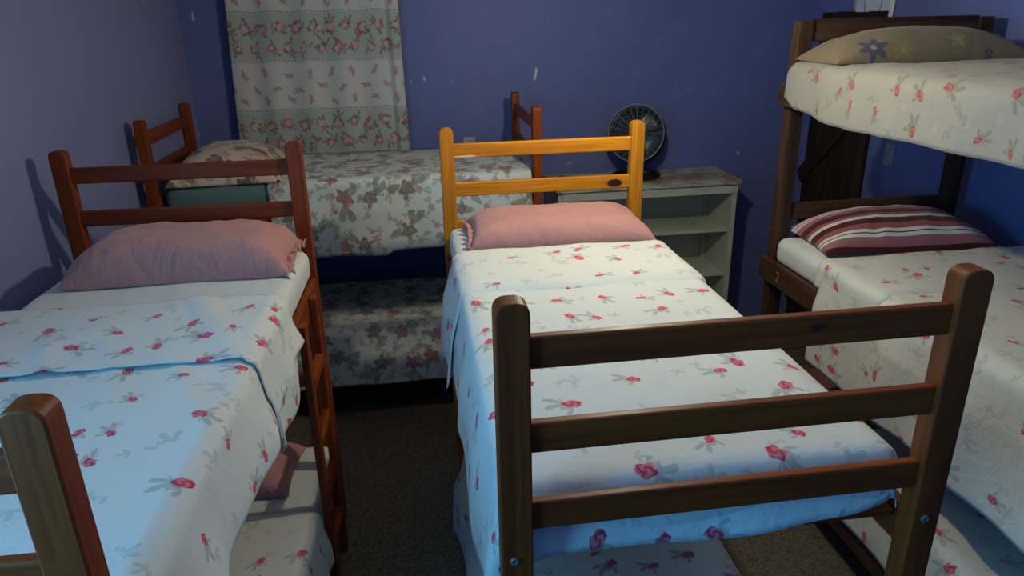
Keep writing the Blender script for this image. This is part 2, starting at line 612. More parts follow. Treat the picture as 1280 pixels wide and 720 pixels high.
FLORAL_P = big_floral('garden_print_pillowcase', base=(0.66, 0.52, 0.40), off=12.0, bloom=(0.17, 0.045, 0.05), dusk=(0.16, 0.05, 0.055), petal=(0.34, 0.13, 0.12), leafa=(0.30, 0.16, 0.13), leafb=(0.16, 0.07, 0.06))
PINK = plain_cloth('dusty_pink_cotton', (0.52, 0.245, 0.225), 0.55)
STRIPE = striped_cloth()
BEIGE = beige_flower_cloth()
TEAL = plain_cloth('teal_mattress_cover', (0.12, 0.20, 0.19), 0.3)
BROWN = plain_cloth('brown_mattress_cover', (0.20, 0.085, 0.055), 0.2)
CURT = curtain_cloth()
STEEL = plain('steel', (0.16, 0.16, 0.16), 0.5, 0.4, metal=0.3)
BLACKP = plain('black_plastic', (0.008, 0.008, 0.009), 0.35, 0.5)
BLUEP = plain('blue_plastic', (0.012, 0.020, 0.055), 0.3, 0.5)
GRILL = plain('grey_wire', (0.22, 0.23, 0.23), 0.4, 0.5)
PLATE = plain('white_plastic_plate', (0.42, 0.44, 0.47), 0.4, 0.4)
PLATE_G = plain('grey_plastic_plate', (0.28, 0.31, 0.36), 0.5, 0.3)
SLOT = plain('outlet_slot', (0.02, 0.02, 0.02), 0.5)
YELLOW = plain('ochre_paint', (0.38, 0.18, 0.03), 0.6)
CORDM = plain('white_cord', (0.5, 0.5, 0.48), 0.5)


def shelf_paint(name, peel):
    n = NT(name)
    o = n.obj()
    a = n.noise(n.vm('MULTIPLY', o, (1, 2.5, 6)), 4.0, 6, 0.7)
    c = n.mix(n.noise(o, 3.0, 3), (0.50, 0.53, 0.47), (0.60, 0.62, 0.55))
    c = n.mix(n.m('MULTIPLY', n.m('SUBTRACT', a, 0.62 - peel, clamp=True), 7.0, clamp=True), c, (0.30, 0.20, 0.12))
    n.bump(a, 0.2, 0.003)
    return n.out(c, 0.5, 0.35)


SHELF = shelf_paint('painted_shelf', -0.02)
SHELF_TOP = shelf_paint('peeling_painted_top', 0.17)

# ------------------------------------------------------------------ structure
flo = box('floor', (-1.95, FRONT_Y - 0.15, -0.12), (RIGHT_X + 0.15, BACK_Y + 0.15, -0.004), TERR, None, 0)
tag(flo, 'speckled terrazzo tile floor of the dormitory', kind='structure')
T = 0.56
tile_me = None
ix = 0
x = -1.80
while x < RIGHT_X - 0.01:
    y = FRONT_Y + 0.0
    while y < BACK_Y - 0.01:
        w = min(T, RIGHT_X - x)
        d = min(T, BACK_Y - y)
        if abs(w - T) < 1e-6 and abs(d - T) < 1e-6:
            if tile_me is None:
                bm = box_bm((T - 0.004, T - 0.004, 0.004), 0.0015, 1)
                tile_me = bpy.data.meshes.new('floor_tile')
                bm.to_mesh(tile_me)
                bm.free()
                tile_me.materials.append(TERR)
            o = bpy.data.objects.new('floor_tile', tile_me)
            put(o, flo, (x + T / 2, y + T / 2, -0.002))
        else:
            box('floor_tile', (x + 0.002, y + 0.002, -0.004), (x + w - 0.002, y + d - 0.002, 0), TERR, flo, 0.0015, 1)
        y += T
    x += T

WB = 0.14
fv, ff = [], []
for (a, b, c, d) in ((FRONT_Y, WIN[0], 0, CEIL_Z), (WIN[1], BACK_Y, 0, CEIL_Z), (WIN[0], WIN[1], 0, WIN[2]), (WIN[0], WIN[1], WIN[3], CEIL_Z)):
    k = len(fv)
    for zz in (c, d):
        fv += [(lwx(a), a, zz), (lwx(b), b, zz), (lwx(b) - WB, b, zz), (lwx(a) - WB, a, zz)]
    ff += [tuple(k + i for i in f) for f in ((0, 1, 2, 3), (7, 6, 5, 4), (0, 4, 5, 1), (1, 5, 6, 2), (2, 6, 7, 3), (3, 7, 4, 0))]
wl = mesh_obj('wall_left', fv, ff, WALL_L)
tag(wl, 'scuffed blue painted wall beside the bunk with the ladder', kind='structure')
wb = box('wall_back', (-1.7, BACK_Y, 0), (RIGHT_X + 0.14, BACK_Y + 0.14, CEIL_Z), WALL, None, 0)
tag(wb, 'blue painted wall behind the curtain and the shelf unit', kind='structure')
wr = box('wall_right', (RIGHT_X, FRONT_Y, 0), (RIGHT_X + 0.14, BACK_Y, CEIL_Z), WALL, None, 0)
tag(wr, 'blue painted wall with the plank door', kind='structure')
wf = box('wall_front', (-1.95, FRONT_Y - 0.14, 0), (RIGHT_X + 0.14, FRONT_Y, CEIL_Z), WALL, None, 0)
tag(wf, 'plain blue painted wall facing the bed feet', kind='structure')
yc = (WIN[0] + WIN[1]) / 2
w1 = empty('window_1', (lwx(yc) - 0.07, yc, WIN[2]), 'open window beside the foot of the ladder bunk', kind='structure')
y0, y1, z0, z1 = WIN
for (a, b, c, d) in ((y0, y0 + 0.05, z0, z1), (y1 - 0.05, y1, z0, z1), (y0 + 0.05, y1 - 0.05, z0, z0 + 0.05), (y0 + 0.05, y1 - 0.05, z1 - 0.05, z1)):
    xm = lwx((a + b) / 2)
    box('window_frame', (xm - 0.12, a, c), (xm - 0.03, b, d), DARK[1], w1, 0.004)
ce = box('ceiling', (-1.95, FRONT_Y - 0.14, CEIL_Z), (RIGHT_X + 0.14, BACK_Y + 0.14, CEIL_Z + 0.1), CEIL, None, 0)
tag(ce, 'plain pale ceiling', kind='structure')

# plank door on the right wall
door = empty('door_1', (RIGHT_X - 0.02, 4.42, 0), 'dark wooden plank door with a diagonal brace', kind='structure')
DY0, DY1, DZ = 4.09, 4.76, 2.285
np_ = 4
pw = (DY1 - DY0) / np_
for i in range(np_):
    box('plank', (RIGHT_X - 0.032, DY0 + i * pw + 0.002, 0.01), (RIGHT_X - 0.002, DY0 + (i + 1) * pw - 0.002, DZ - 0.004 * (i % 2)), DOORW[2], door, 0.004)
for z in (0.30, 2.18):
    box('ledge', (RIGHT_X - 0.056, DY0 + 0.01, z - 0.055), (RIGHT_X - 0.034, DY1 - 0.01, z + 0.055), DOORW[1], door, 0.004)
# diagonal brace
ang = math.atan2(1.66 - 1.19, 4.28 - 4.76)
bm = box_bm((0.022, 0.95, 0.10), 0.004)
br = bm_obj('brace', bm, DOORW[1], door, (RIGHT_X - 0.046, 4.43, 1.50))
br.rotation_euler = (math.atan2(-0.42, 0.45), 0, 0)

# ------------------------------------------------------------------ pendant bulb
lamp = empty('pendant_bulb', (BULB[0], BULB[1], CEIL_Z), 'bare glowing bulb hanging on a cord from the ceiling', 'lamp')
lathe('ceiling_rose', [(0.0, 0), (0.045, 0.0), (0.045, -0.015), (0.02, -0.03), (0, -0.03)], (BULB[0], BULB[1], CEIL_Z - 0.001), (0, 0, 1), CORDM, lamp, 20)
tube('cord', [(BULB[0], BULB[1], CEIL_Z - 0.02), (BULB[0], BULB[1], BULB[2] + 0.085)], 0.004, CORDM, lamp)
lathe('socket', [(0, 0.1), (0.014, 0.1), (0.02, 0.085), (0.02, 0.045), (0, 0.045)], BULB, (0, 0, 1), BLACKP, lamp, 16)
nb = NT('bulb_glow')
em = nb.new('ShaderNodeEmission')
em.inputs[0].default_value = BULB_COLOR
em.inputs[1].default_value = BULB_STRENGTH
nb.link(em.outputs[0], nb.t.nodes['Material Output'].inputs[0])
lathe('bulb', [(0.0001, -0.03), (0.014, -0.027), (0.024, -0.018), (0.029, -0.004), (0.029, 0.006), (0.024, 0.022), (0.016, 0.036), (0.013, 0.046)], BULB, (0, 0, 1), nb.mat, lamp, 16)


# ------------------------------------------------------------------ pine bunk beds
def post_mesh(w, d, h, wide_axis, mat):
    """arched-top post; arch is seen looking along the thin axis"""
    pts = [(-w / 2, 0.0), (w / 2, 0.0)]
    rise = 0.030
    for k in range(21):
        a = math.pi * k / 20
        ca, sa = math.cos(a), math.sin(a)
        px = w / 2 * (abs(ca) ** 0.7) * (1 if ca >= 0 else -1)
        pz = h - rise + rise * (sa ** 0.7)
        pts.append((px, pz))
    bm = bmesh.new()
    vs = []
    for s in (-d / 2, d / 2):
        vs.append([bm.verts.new((p[0], s, p[1]) if wide_axis == 'x' else (s, p[0], p[1])) for p in pts])
    n = len(pts)
    bm.faces.new(vs[0])
    bm.faces.new(vs[1][::-1])
    for i in range(n):
        bm.faces.new((vs[0][i], vs[0][(i + 1) % n], vs[1][(i + 1) % n], vs[1][i]))
    bmesh.ops.recalc_face_normals(bm, faces=bm.faces)
    sharp = [e for e in bm.edges if e.calc_face_angle(0) > R(40)]
    bmesh.ops.bevel(bm, geom=sharp, offset=0.004, segments=2, affect='EDGES', profile=0.5)
    me = bpy.data.meshes.new('post')
    bm.to_mesh(me)
    bm.free()
    me.materials.append(mat)
    return me


POST_W, POST_D, POST_H = 0.062, 0.050, 1.845
END_TOPS = (1.775, 1.600, 1.425, 0.98, 0.80, 0.42)


def add_knot(o, pos, r):
    o['knot'] = pos
    o['knot_radius'] = r


def bunk(long_axis, a0, a1, b0, b1, label, low_z=0.44, up_z=1.265, head=PINE):
    """long_axis 'y': a = x range, b = y range (foot, head); 'x': a = y range (front, rear), b = x range (head, foot)"""
    def P(a, b, z):
        return (a, b, z) if long_axis == 'y' else (b, a, z)
    root = empty('bunk_bed', P((a0 + a1) / 2, (b0 + b1) / 2, 0), label, 'bunk bed')
    root['group'] = 'varnished pine bunk beds'
    wax = 'x' if long_axis == 'y' else 'y'
    pm = (post_mesh(POST_W, POST_D, POST_H, wax, PINE[2]), post_mesh(POST_W, POST_D, POST_H, wax, head[2]))
    res = {'root': root, 'end': {}, 'post': {}}
    for i, a in enumerate((a0, a1)):
        for j, b in enumerate((b0, b1)):
            o = bpy.data.objects.new('post', pm[j])
            put(o, root, P(a, b, 0))
            res['post'][(i, j)] = o
            # bolt heads on the outer end face
            sgn = -1 if j == 0 else 1
            for zb in (1.29, 0.36):
                ax = P(0, sgn, 0)
                lathe('bolt', [(0.0, 0.004), (0.0035, 0.004), (0.0045, 0.0055), (0.0075, 0.005), (0.0095, 0.002), (0.0095, -0.002)],
                      P(a + (-0.006 if i == 0 else -0.004), b + sgn * POST_D / 2, zb + (0.014 if i == 0 else 0)), ax, STEEL, o, 14)
    ax_end = 0 if long_axis == 'y' else 1
    ax_side = 1 - ax_end
    for j, b in enumerate((b0, b1)):
        for k, zt in enumerate(END_TOPS):
            lo_ = P(a0 + POST_W / 2 - 0.004, b - 0.012, zt - 0.064)
            hi_ = P(a1 - POST_W / 2 + 0.004, b + 0.012, zt)
            o = box('end_rail', lo_, hi_, (head if j == 1 else PINE)[ax_end], root, 0.006, 3)
            res['end'][(j, k)] = o
    for i, a in enumerate((a0, a1)):
        s = -1 if i == 0 else 1
        for zt in (up_z, low_z - 0.14):
            c = a + s * 0.014
            box('side_rail', P(c - 0.014, b0 + POST_D / 2, zt - 0.10), P(c + 0.014, b1 - POST_D / 2, zt), PINE[ax_side], root, 0.005)
    ns = 9
    for zt in (up_z - 0.02, low_z - 0.16):
        for k in range(ns):
            b = b0 + 0.10 + (b1 - b0 - 0.2) * k / (ns - 1)
            box('slat', P(a0 + 0.003, b - 0.035, zt - 0.018), P(a1 - 0.003, b + 0.035, zt), PINE[ax_end], root, 0.003, 1)
    return res


CX0, CX1, CYF, CYH = 0.148, 1.022, 1.13, 3.20
LX0, LX1, LYF, LYH = -1.375, -0.480, 0.895, 3.00
BY0, BY1, BXH, BXF = 3.90, 4.70, -1.362, 0.676
bC = bunk('y', CX0, CX1, CYF, CYH, 'pine bunk bed with an orange head end standing mid room before the shelf unit', head=HONEY)
bL = bunk('y', LX0, LX1, LYF, LYH, 'pine bunk bed with a ladder on its side along the scuffed wall')
bB = bunk('x', BY0, BY1, BXH, BXF, 'pine bunk bed standing crosswise under the curtain', low_z=0.56, up_z=1.33)
add_knot(bC['end'][(1, 1)], (0.335, 0, -0.005), 0.024)
add_knot(bC['end'][(0, 0)], (0.135, 0, 0.008), 0.016)
add_knot(bC['end'][(0, 1)], (0.24, 0.0, -0.004), 0.007)
bC['end'][(1, 0)]['chip'] = (-0.36, -0.012, -0.03)
bC['end'][(1, 0)]['chip_radius'] = 0.012

# ladder on the left bunk
lad = empty('bunk_ladder', (-0.425, 2.62, 0), 'narrow wooden ladder hooked on the side of a pine bunk', 'ladder')
for y in (2.475, 2.765):
    box('upright', (-0.449, y - 0.030, 0.0), (-0.421, y + 0.030, 1.262), PINE[2], lad, 0.004)
for z in (0.24, 0.49, 0.74, 1.0):
    box('rung', (-0.452, 2.505, z - 0.022), (-0.418, 2.735, z + 0.022), PINE[1], lad, 0.006)


# ------------------------------------------------------------------ cloth
def mattress(name, lo_, hi_, mat, label, bevel=0.045, cat='mattress'):
    lo_, hi_ = Vector(lo_), Vector(hi_)
    bm = box_bm(hi_ - lo_, bevel, 5)
    c = (lo_ + hi_) / 2
    bmesh.ops.subdivide_edges(bm, edges=[e for e in bm.edges if e.calc_length() > 0.2], cuts=14, use_grid_fill=True)
    uvl = bm.loops.layers.uv.new('UVMap')
    for f in bm.faces:
        for l in f.loops:
            w = l.vert.co + c
            l[uvl].uv = (w.x + w.z * 0.5, w.y + w.z * 0.8)
    for v in bm.verts:
        w = v.co + c
        nz = noise.noise(Vector((w.x * 3, w.y * 3, w.z * 3)))
        if v.co.z > 0:
            v.co.z += nz * 0.006
    o = bm_obj(name, bm, mat, None, c, smooth=True)
    return tag(o, label, cat)


def drape(name, x0, x1, y0, y1, z, mat, parent=None, L=0, Rr=0, F=0, B=0, r=0.035, nx=90, ny=100, amp=0.014, k=16.0,
          flare=0.06, seed=0.0, wr=0.006, crease=0.0, uvoff=(0, 0), uvrot=False, thick=0.003, zf=None):
    """cloth laid over the box top x0..x1, y0..y1 at height z; L/R/F/B hang lengths (number or function of 0..1; <=0 ends short of the edge)"""
    fn = lambda q: q if callable(q) else (lambda t, q=q: q)
    L, Rr, F, B = fn(L), fn(Rr), fn(F), fn(B)
    verts, uvs = [], []
    q = r * math.pi / 2
    for j in range(ny + 1):
        t = j / ny
        for i in range(nx + 1):
            s = i / nx
            u = (x0 - L(t)) + (x1 + Rr(t) - x0 + L(t)) * s
            v = (y0 - F(s)) + (y1 + B(s) - y0 + F(s)) * t
            cu = min(max(u, x0 + r), x1 - r)
            cv = min(max(v, y0 + r), y1 - r)
            if L(t) <= 0 and u < x0 + r:
                cu = u
            if Rr(t) <= 0 and u > x1 - r:
                cu = u
            if F(s) <= 0 and v < y0 + r:
                cv = v
            if B(s) <= 0 and v > y1 - r:
                cv = v
            du, dv = u - cu, v - cv
            o = math.hypot(du, dv)
            zz = z if zf is None else z + zf(u, v)
            w1_ = noise.noise(Vector((u * 5 + seed, v * 5, seed)))
            w2_ = noise.noise(Vector((u * 2.1 + v * 1.3 + seed, (v - u) * 6, seed + 4)))
            px, py, pz = cu, cv, zz
            if o > 1e-9:
                dx, dy = du / o, dv / o
                if o < q:
                    h, dr = r * math.sin(o / r), r * (1 - math.cos(o / r))
                else:
                    h, dr = r + flare * (o - q), r + (o - q)
                hang = min(1.0, max(0.0, (o - q * 0.6) / 0.16))
                ta = v * abs(dx) + u * abs(dy) + 0.25 * math.atan2(dy, dx)
                wave = 0.5 + 0.5 * math.sin(ta * k + seed * 3 + 1.3 * noise.noise(Vector((ta * 2.5, seed, 1))) * 3)
                wave = 0.65 * wave + 0.5 * (0.5 + 0.5 * noise.noise(Vector((ta * 7, o * 3, seed + 2))))
                h += amp * hang * wave * (1 + 1.2 * hang)
                px += dx * h
                py += dy * h
                pz -= dr
                pz += wr * 0.5 * w1_ * (1 - hang)
            else:
                pz += wr * (0.5 * w1_ + 0.5 * w2_ + 0.5)
            if crease:
                pz += crease * max(0, noise.noise(Vector((u * 9 + v * 4 + seed, v * 1.5, 3.3))) - 0.2) * (1 if o < 1e-9 else 0)
            verts.append((px, py, pz))
            uu, vv = u + uvoff[0], v + uvoff[1]
            uvs.append((vv, uu) if uvrot else (uu, vv))
    faces = []
    for j in range(ny):
        for i in range(nx):
            a = j * (nx + 1) + i
            faces.append((a, a + 1, a + nx + 2, a + nx + 1))
    o = mesh_obj(name, verts, faces, mat, parent, smooth=True, uvs=uvs)
    if thick:
        md = o.modifiers.new('thickness', 'SOLIDIFY')
        md.thickness = thick
        md.offset = 1.0
    return o


def pillow(name, cx, cy, z, w, d, h, mat, label, seed=0.0, rot=0.0, tilt=0.0, roll=0.0, nx=56, ny=40, flange=0.0, flange_side=1, power=2.6, wr=0.012, uvflip=False, pinch=0.05, droop=0.0, parent=None, uvo=(0, 0)):
    verts, uvs, faces = [], [], []
    rz = Matrix.Rotation(rot, 3, 'Z')
    rx = Matrix.Rotation(tilt, 3, 'X')
    ry = Matrix.Rotation(roll, 3, 'Y')
    mtx = rz @ ry @ rx
    for side in (1, -1):
        for j in range(ny + 1):
            for i in range(nx + 1):
                x = -1 + 2 * i / nx
                y = -1 + 2 * j / ny
                # ease samples toward the rim
                xs = math.sin(x * math.pi / 2)
                ys_ = math.sin(y * math.pi / 2)
                e = ((1 - abs(xs) ** power) * (1 - abs(ys_) ** power))
                prof = max(0.0, e) ** 0.48
                X = w / 2 * xs * (1 - pinch * (1 - ys_ * ys_))
                Y = d / 2 * ys_ * (1 - pinch * 1.4 * (1 - xs * xs))
                nse = noise.noise(Vector((X * 7 + seed, Y * 7, seed))) * 0.6 + noise.noise(Vector((X * 16 + seed, Y * 9, seed + 9))) * 0.4
                rad = noise.noise(Vector((math.atan2(ys_, xs) * 4.5, seed + 3, 0.5)))
                rim = min(1.0, (1 - prof) * 1.6)
                zt = prof * h + wr * (nse * prof + rad * rim * prof * 1.8)
                # pull-in folds along the long front edge
                ed = noise.noise(Vector((X * 22 + seed, 0.3, seed)))
                zt += wr * 0.8 * ed * rim * prof
                if side < 0:
                    zt = -min(prof * h * 0.25, 0.012) if prof > 0 else 0
                zt += 0.012
                zt -= droop * abs(xs) ** 6
                p = mtx @ Vector((X, Y, zt))
                verts.append((cx + p.x, cy + p.y, z + p.z))
                U, V = X + w / 2 + uvo[0], Y + d / 2 + uvo[1] + zt * 0.6
                uvs.append((V, U) if uvflip else (U, V))
    N = (nx + 1) * (ny + 1)
    for j in range(ny):
        for i in range(nx):
            a = j * (nx + 1) + i
            faces.append((a, a + 1, a + nx + 2, a + nx + 1))
            faces.append((N + a + nx + 1, N + a + nx + 2, N + a + 1, N + a))
    o = mesh_obj(name, verts, faces, mat, parent, smooth=True, uvs=uvs)
    if label:
        tag(o, label, 'pillow')
    # weld the rim
    bm = bmesh.new()
    bm.from_mesh(o.data)
    bmesh.ops.remove_doubles(bm, verts=bm.verts, dist=0.0004)
    bmesh.ops.recalc_face_normals(bm, faces=bm.faces)
    bm.to_mesh(o.data)
    bm.free()
    if flange > 0:
        fvs, fus, ffs = [], [], []
        m = 60
        for row in range(5):
            for i in range(m + 1):
                yy = -1 + 2 * i / m
                q = row / 4
                X = flange_side * (w / 2 * (1 - pinch * (1 - yy * yy)) - 0.012 + flange * q)
                Y = d / 2 * yy * (0.96 + 0.05 * q)
                zt = 0.016 + q * 0.018 * math.sin(yy * 19 + seed) + 0.022 * q * noise.noise(Vector((yy * 4, q * 2, seed))) + 0.02 * (1 - yy * yy)
                p = mtx @ Vector((X, Y, max(zt, 0.006)))
                fvs.append((cx + p.x, cy + p.y, z + p.z))
                fus.append((X, Y))
        for row in range(4):
            for i in range(m):
                a = row * (m + 1) + i
                ffs.append((a, a + 1, a + m + 2, a + m + 1))
        fo = mesh_obj('pillowcase_flap', fvs, ffs, mat, o, smooth=True, uvs=fus)
        md = fo.modifiers.new('thickness', 'SOLIDIFY')
        md.thickness = 0.003
    return o


# ---- left bunk bedding
LZ = 1.405
mattress('mattress', (LX0 + 0.005, LYF + 0.03, 1.267), (LX1 + 0.018, LYH - 0.03, LZ), WHITE_SHEET,
         'mattress in a white fitted sheet under a long pink pillow by the scuffed wall')
sl = drape('bed_sheet', LX0, LX1 + 0.024, LYF + 0.03, 2.34, LZ + 0.007, ROSE_A, L=-0.01, B=0, seed=1.3, wr=0.010, crease=0.02,
           Rr=pl([(0, 0.17), (0.25, 0.19), (0.6, 0.20), (1, 0.14)]), F=0.10, amp=0.020, k=13, flare=0.10)
tag(sl, 'white sheet with pink roses and turned-down top on the ladder bunk', 'bed sheet')
fold_l = drape('turned_down_fold', LX0 + 0.005, LX1 + 0.030, 1.85, 2.35, LZ + 0.020, ROSE_A, sl, L=-0.01, B=0, F=pl([(0, 0.0), (0.5, -0.012), (0.8, -0.012), (1, 0.05)]),
               Rr=pl([(0, 0.28), (0.4, 0.29), (0.7, 0.26), (0.9, 0.17), (1, 0.11)]), seed=2.9, wr=0.012, crease=0.02, amp=0.014, k=11, flare=0.05, uvoff=(0.33, 0.71), nx=90, ny=40)
pillow('pillow', -0.885, 2.775, LZ + 0.003, 0.80, 0.40, 0.150, PINK, 'long pink pillow with an open frilled end on the ladder bunk', seed=3.0, rot=R(1.5), flange=0.035, flange_side=1, power=4.5, wr=0.020)
LLZ = 0.45
mattress('mattress', (LX0 + 0.03, LYF + 0.04, 0.302), (LX1 + 0.012, LYH - 0.03, LLZ), WHITE_SHEET,
         'low mattress in a white fitted sheet behind the ladder')
s2 = drape('bed_sheet', LX0 + 0.04, LX1 + 0.020, LYF + 0.04, 2.46, LLZ + 0.007, ROSE_B, L=-0.01, Rr=0.24, F=0.15, B=0, seed=5.1, wr=0.008, amp=0.012, k=14, nx=70, ny=80)
tag(s2, 'white rose-print sheet on the low bed behind the ladder', 'bed sheet')
pillow('pillow', -0.955, 2.75, LLZ + 0.004, 0.74, 0.36, 0.125, PINK, 'dusty pink pillow on the low bed behind the ladder', seed=8.0, rot=R(-3), power=3.0)

# the whole left bunk stands at a slight angle to the wall
bpy.context.view_layer.update()
piv = Matrix.Translation((LX1, LYH, 0))
turn = piv @ Matrix.Rotation(R(-1.1), 4, 'Z') @ piv.inverted()
for o in list(COL.objects):
    if o.parent is None and (o in (bL['root'], lad) or o.name.startswith(('mattress', 'bed_sheet', 'pillow'))):
        o.matrix_world = turn @ o.matrix_world

# ---- centre bunk bedding
CZ = 1.405
mattress('mattress', (CX0 - 0.012, CYF + 0.03, 1.267), (CX1 - 0.030, CYH - 0.03, CZ), WHITE_SHEET,
         'mattress in a white fitted sheet showing round the plump pink pillow mid room')
s3 = drape('bed_sheet', CX0 - 0.020, CX1 - 0.022, CYF + 0.045, 2.68, CZ + 0.007, ROSE_A, seed=7.7, wr=0.007, crease=0.008, B=0,
           L=pl([(0, 0.23), (0.1, 0.27), (0.5, 0.30), (1, 0.28)]), Rr=pl([(0, 0.10), (0.3, 0.06), (1, 0.07)]),
           F=pl([(0, 0.20), (0.16, 0.16), (0.3, 0.128), (0.55, 0.142), (0.8, 0.120), (1, 0.07)]), amp=0.010, k=9, flare=0.10, uvoff=(1.7, 0.4))
tag(s3, 'white sheet with pink roses and turned-down top on the bunk mid room', 'bed sheet')
drape('turned_down_fold', CX0 - 0.024, CX1 - 0.018, 2.25, 2.70, CZ + 0.019, ROSE_A, s3, L=pl([(0, 0.34), (0.6, 0.33), (1, 0.20)]), Rr=pl([(0, 0.05), (1, 0.07)]), F=pl([(0, 0.0), (0.4, 0.008), (1, 0.0)]), B=0,
      seed=9.9, wr=0.012, crease=0.008, amp=0.014, k=10, flare=0.13, uvoff=(2.2, 0.9), nx=90, ny=40)
pillow('pillow', 0.592, 2.925, CZ + 0.003, 0.77, 0.41, 0.100, PINK, 'plump pink pillow with a stitched hem on the bunk mid room', seed=14.0, rot=R(-1.5), flange=0.03, flange_side=-1, power=6.0, wr=0.012)
CLZ = 0.50
mattress('mattress', (CX0 + 0.0, CYF + 0.04, 0.302), (CX1 - 0.0, CYH - 0.03, CLZ - 0.03), WHITE_SHEET,
         'low mattress in a white fitted sheet beneath the bunk mid room')
s4 = drape('bed_sheet', CX0 - 0.012, CX1 + 0.010, CYF + 0.04, 2.75, CLZ - 0.022, ROSE_C, L=0.36, Rr=0.02, F=0.06, B=0, seed=11.1, wr=0.008, amp=0.022, k=9, flare=0.06, uvoff=(0.2, 3.1), nx=70, ny=80)
tag(s4, 'pale sheet with dark roses on the low bed beneath the bunk mid room', 'bed sheet')

# ---- back bunk bedding
BZ = 1.485
mattress('mattress', (BXH + 0.05, BY0 - 0.012, 1.332), (BXF - 0.03, BY1 + 0.0, BZ), TEAL, 'mattress in a teal cover on the crosswise bunk under the curtain', 0.05)
s5 = drape('bed_sheet', -0.78, BXF - 0.028, BY0 - 0.02, BY1 + 0.005, BZ + 0.007, FLORAL, L=0, Rr=-0.005, B=-0.01, seed=13.3, wr=0.006,
           F=pl([(0, 0.36), (0.15, 0.40), (0.42, 0.41), (0.45, 0.385), (1, 0.365)]), amp=0.012, k=12, flare=0.02, nx=120, ny=80)
tag(s5, 'garden-flower printed sheet hanging from the crosswise bunk under the curtain', 'bed sheet')
pillow('pillow', -1.03, 4.24, BZ + 0.003, 0.56, 0.72, 0.165, FLORAL_P, 'plump pillow in a maroon flowered case under the curtain', seed=22.0, rot=R(3), power=2.4, flange=0.03, flange_side=1)
BLZ = 0.60
mattress('mattress', (BXH + 0.05, BY0 - 0.01, 0.422), (BXF - 0.03, BY1, BLZ), TEAL, 'low mattress in a teal cover beneath the crosswise bunk', 0.05)
s6 = drape('bed_sheet', BXH + 0.06, BXF - 0.028, BY0 - 0.018, BY1 + 0.005, BLZ + 0.007, FLORAL, L=-0.01, Rr=-0.005, B=-0.01, F=0.33, seed=17.3, wr=0.012, amp=0.01, k=12, flare=0.02, uvoff=(3.3, 1.1), nx=120, ny=80)
tag(s6, 'garden-flower printed sheet on the low bed beneath the crosswise bunk', 'bed sheet')

# ------------------------------------------------------------------ dark three-tier bunk on the right
RX0, RX1, RYF, RYH = 1.775, 2.665, 1.18, 3.20
tri = empty('triple_bunk_bed', ((RX0 + RX1) / 2, (RYF + RYH) / 2, 0), 'dark rough timber three-tier bunk bed with the number two on a rail', 'bunk bed')
PH = 2.255
for xx in (RX0, RX1):
    for yy in (RYF, RYH):
        box('post', (xx - 0.036, yy - 0.03, 0), (xx + 0.036, yy + 0.03, PH), DARK[2], tri, 0.005)
for yy in (RYF, RYH):
    s = 1 if yy == RYH else -1
    for (za, zb) in ((2.165, 2.262), (1.335, 1.415), (0.62, 0.70)):
        box('end_board', (RX0 + 0.034, yy - 0.014, za), (RX1 - 0.034, yy + 0.014, zb), DARK[0], tri, 0.004)
tier_rails = {}
for t_, (za, zb) in enumerate(((0.17, 0.33), (1.035, 1.145), (1.885, 1.985))):
    for xx, s in ((RX0, -1), (RX1, 1)):
        c = xx + s * 0.052
        o = box('side_rail', (c - 0.015, RYF - 0.03, za), (c + 0.015, RYH + 0.035, zb), DARK[1], tri, 0.004)
        tier_rails[(t_, s)] = o
        for yy in (RYF, RYH):
            lathe('bolt', [(0.0, 0.003), (0.007, 0.003), (0.010, 0.0), (0.010, -0.002)], (c + s * 0.0155, yy + 0.005, (za + zb) / 2), (s, 0, 0), STEEL if yy == RYF else SLOT, o, 12)
    for k in range(8):
        yy = RYF + 0.1 + (RYH - RYF - 0.2) * k / 7
        box('slat', (RX0 - 0.034, yy - 0.04, zb - 0.045), (RX1 + 0.034, yy + 0.04, zb - 0.022), DARK[0], tri, 0.003, 1)
# short upright block under the middle rail
box('support_block', (RX0 - 0.036, 2.74, 0.90), (RX0 - 0.002, 2.84, 1.05), DARK[2], tri, 0.004)
# painted number on the middle rail
cu = bpy.data.curves.new('painted_number', 'FONT')
cu.body = '2'
cu.size = 0.075
cu.extrude = 0.0006
cu.align_x = 'CENTER'
cu.align_y = 'CENTER'
tmp = bpy.data.objects.new('tmp_number', cu)
COL.objects.link(tmp)
bpy.context.view_layer.update()
num_me = bpy.data.meshes.new_from_object(tmp.evaluated_get(bpy.context.evaluated_depsgraph_get()))
bpy.data.objects.remove(tmp)
num_me.materials.clear()
num_me.materials.append(YELLOW)
num = bpy.data.objects.new('painted_number', num_me)
rail = tier_rails[(1, -1)]
put(num, rail, (RX0 - 0.0682, 3.045, 1.088))
num.rotation_euler = (R(90), 0, R(-90))
num['label'] = 'ochre painted number two'

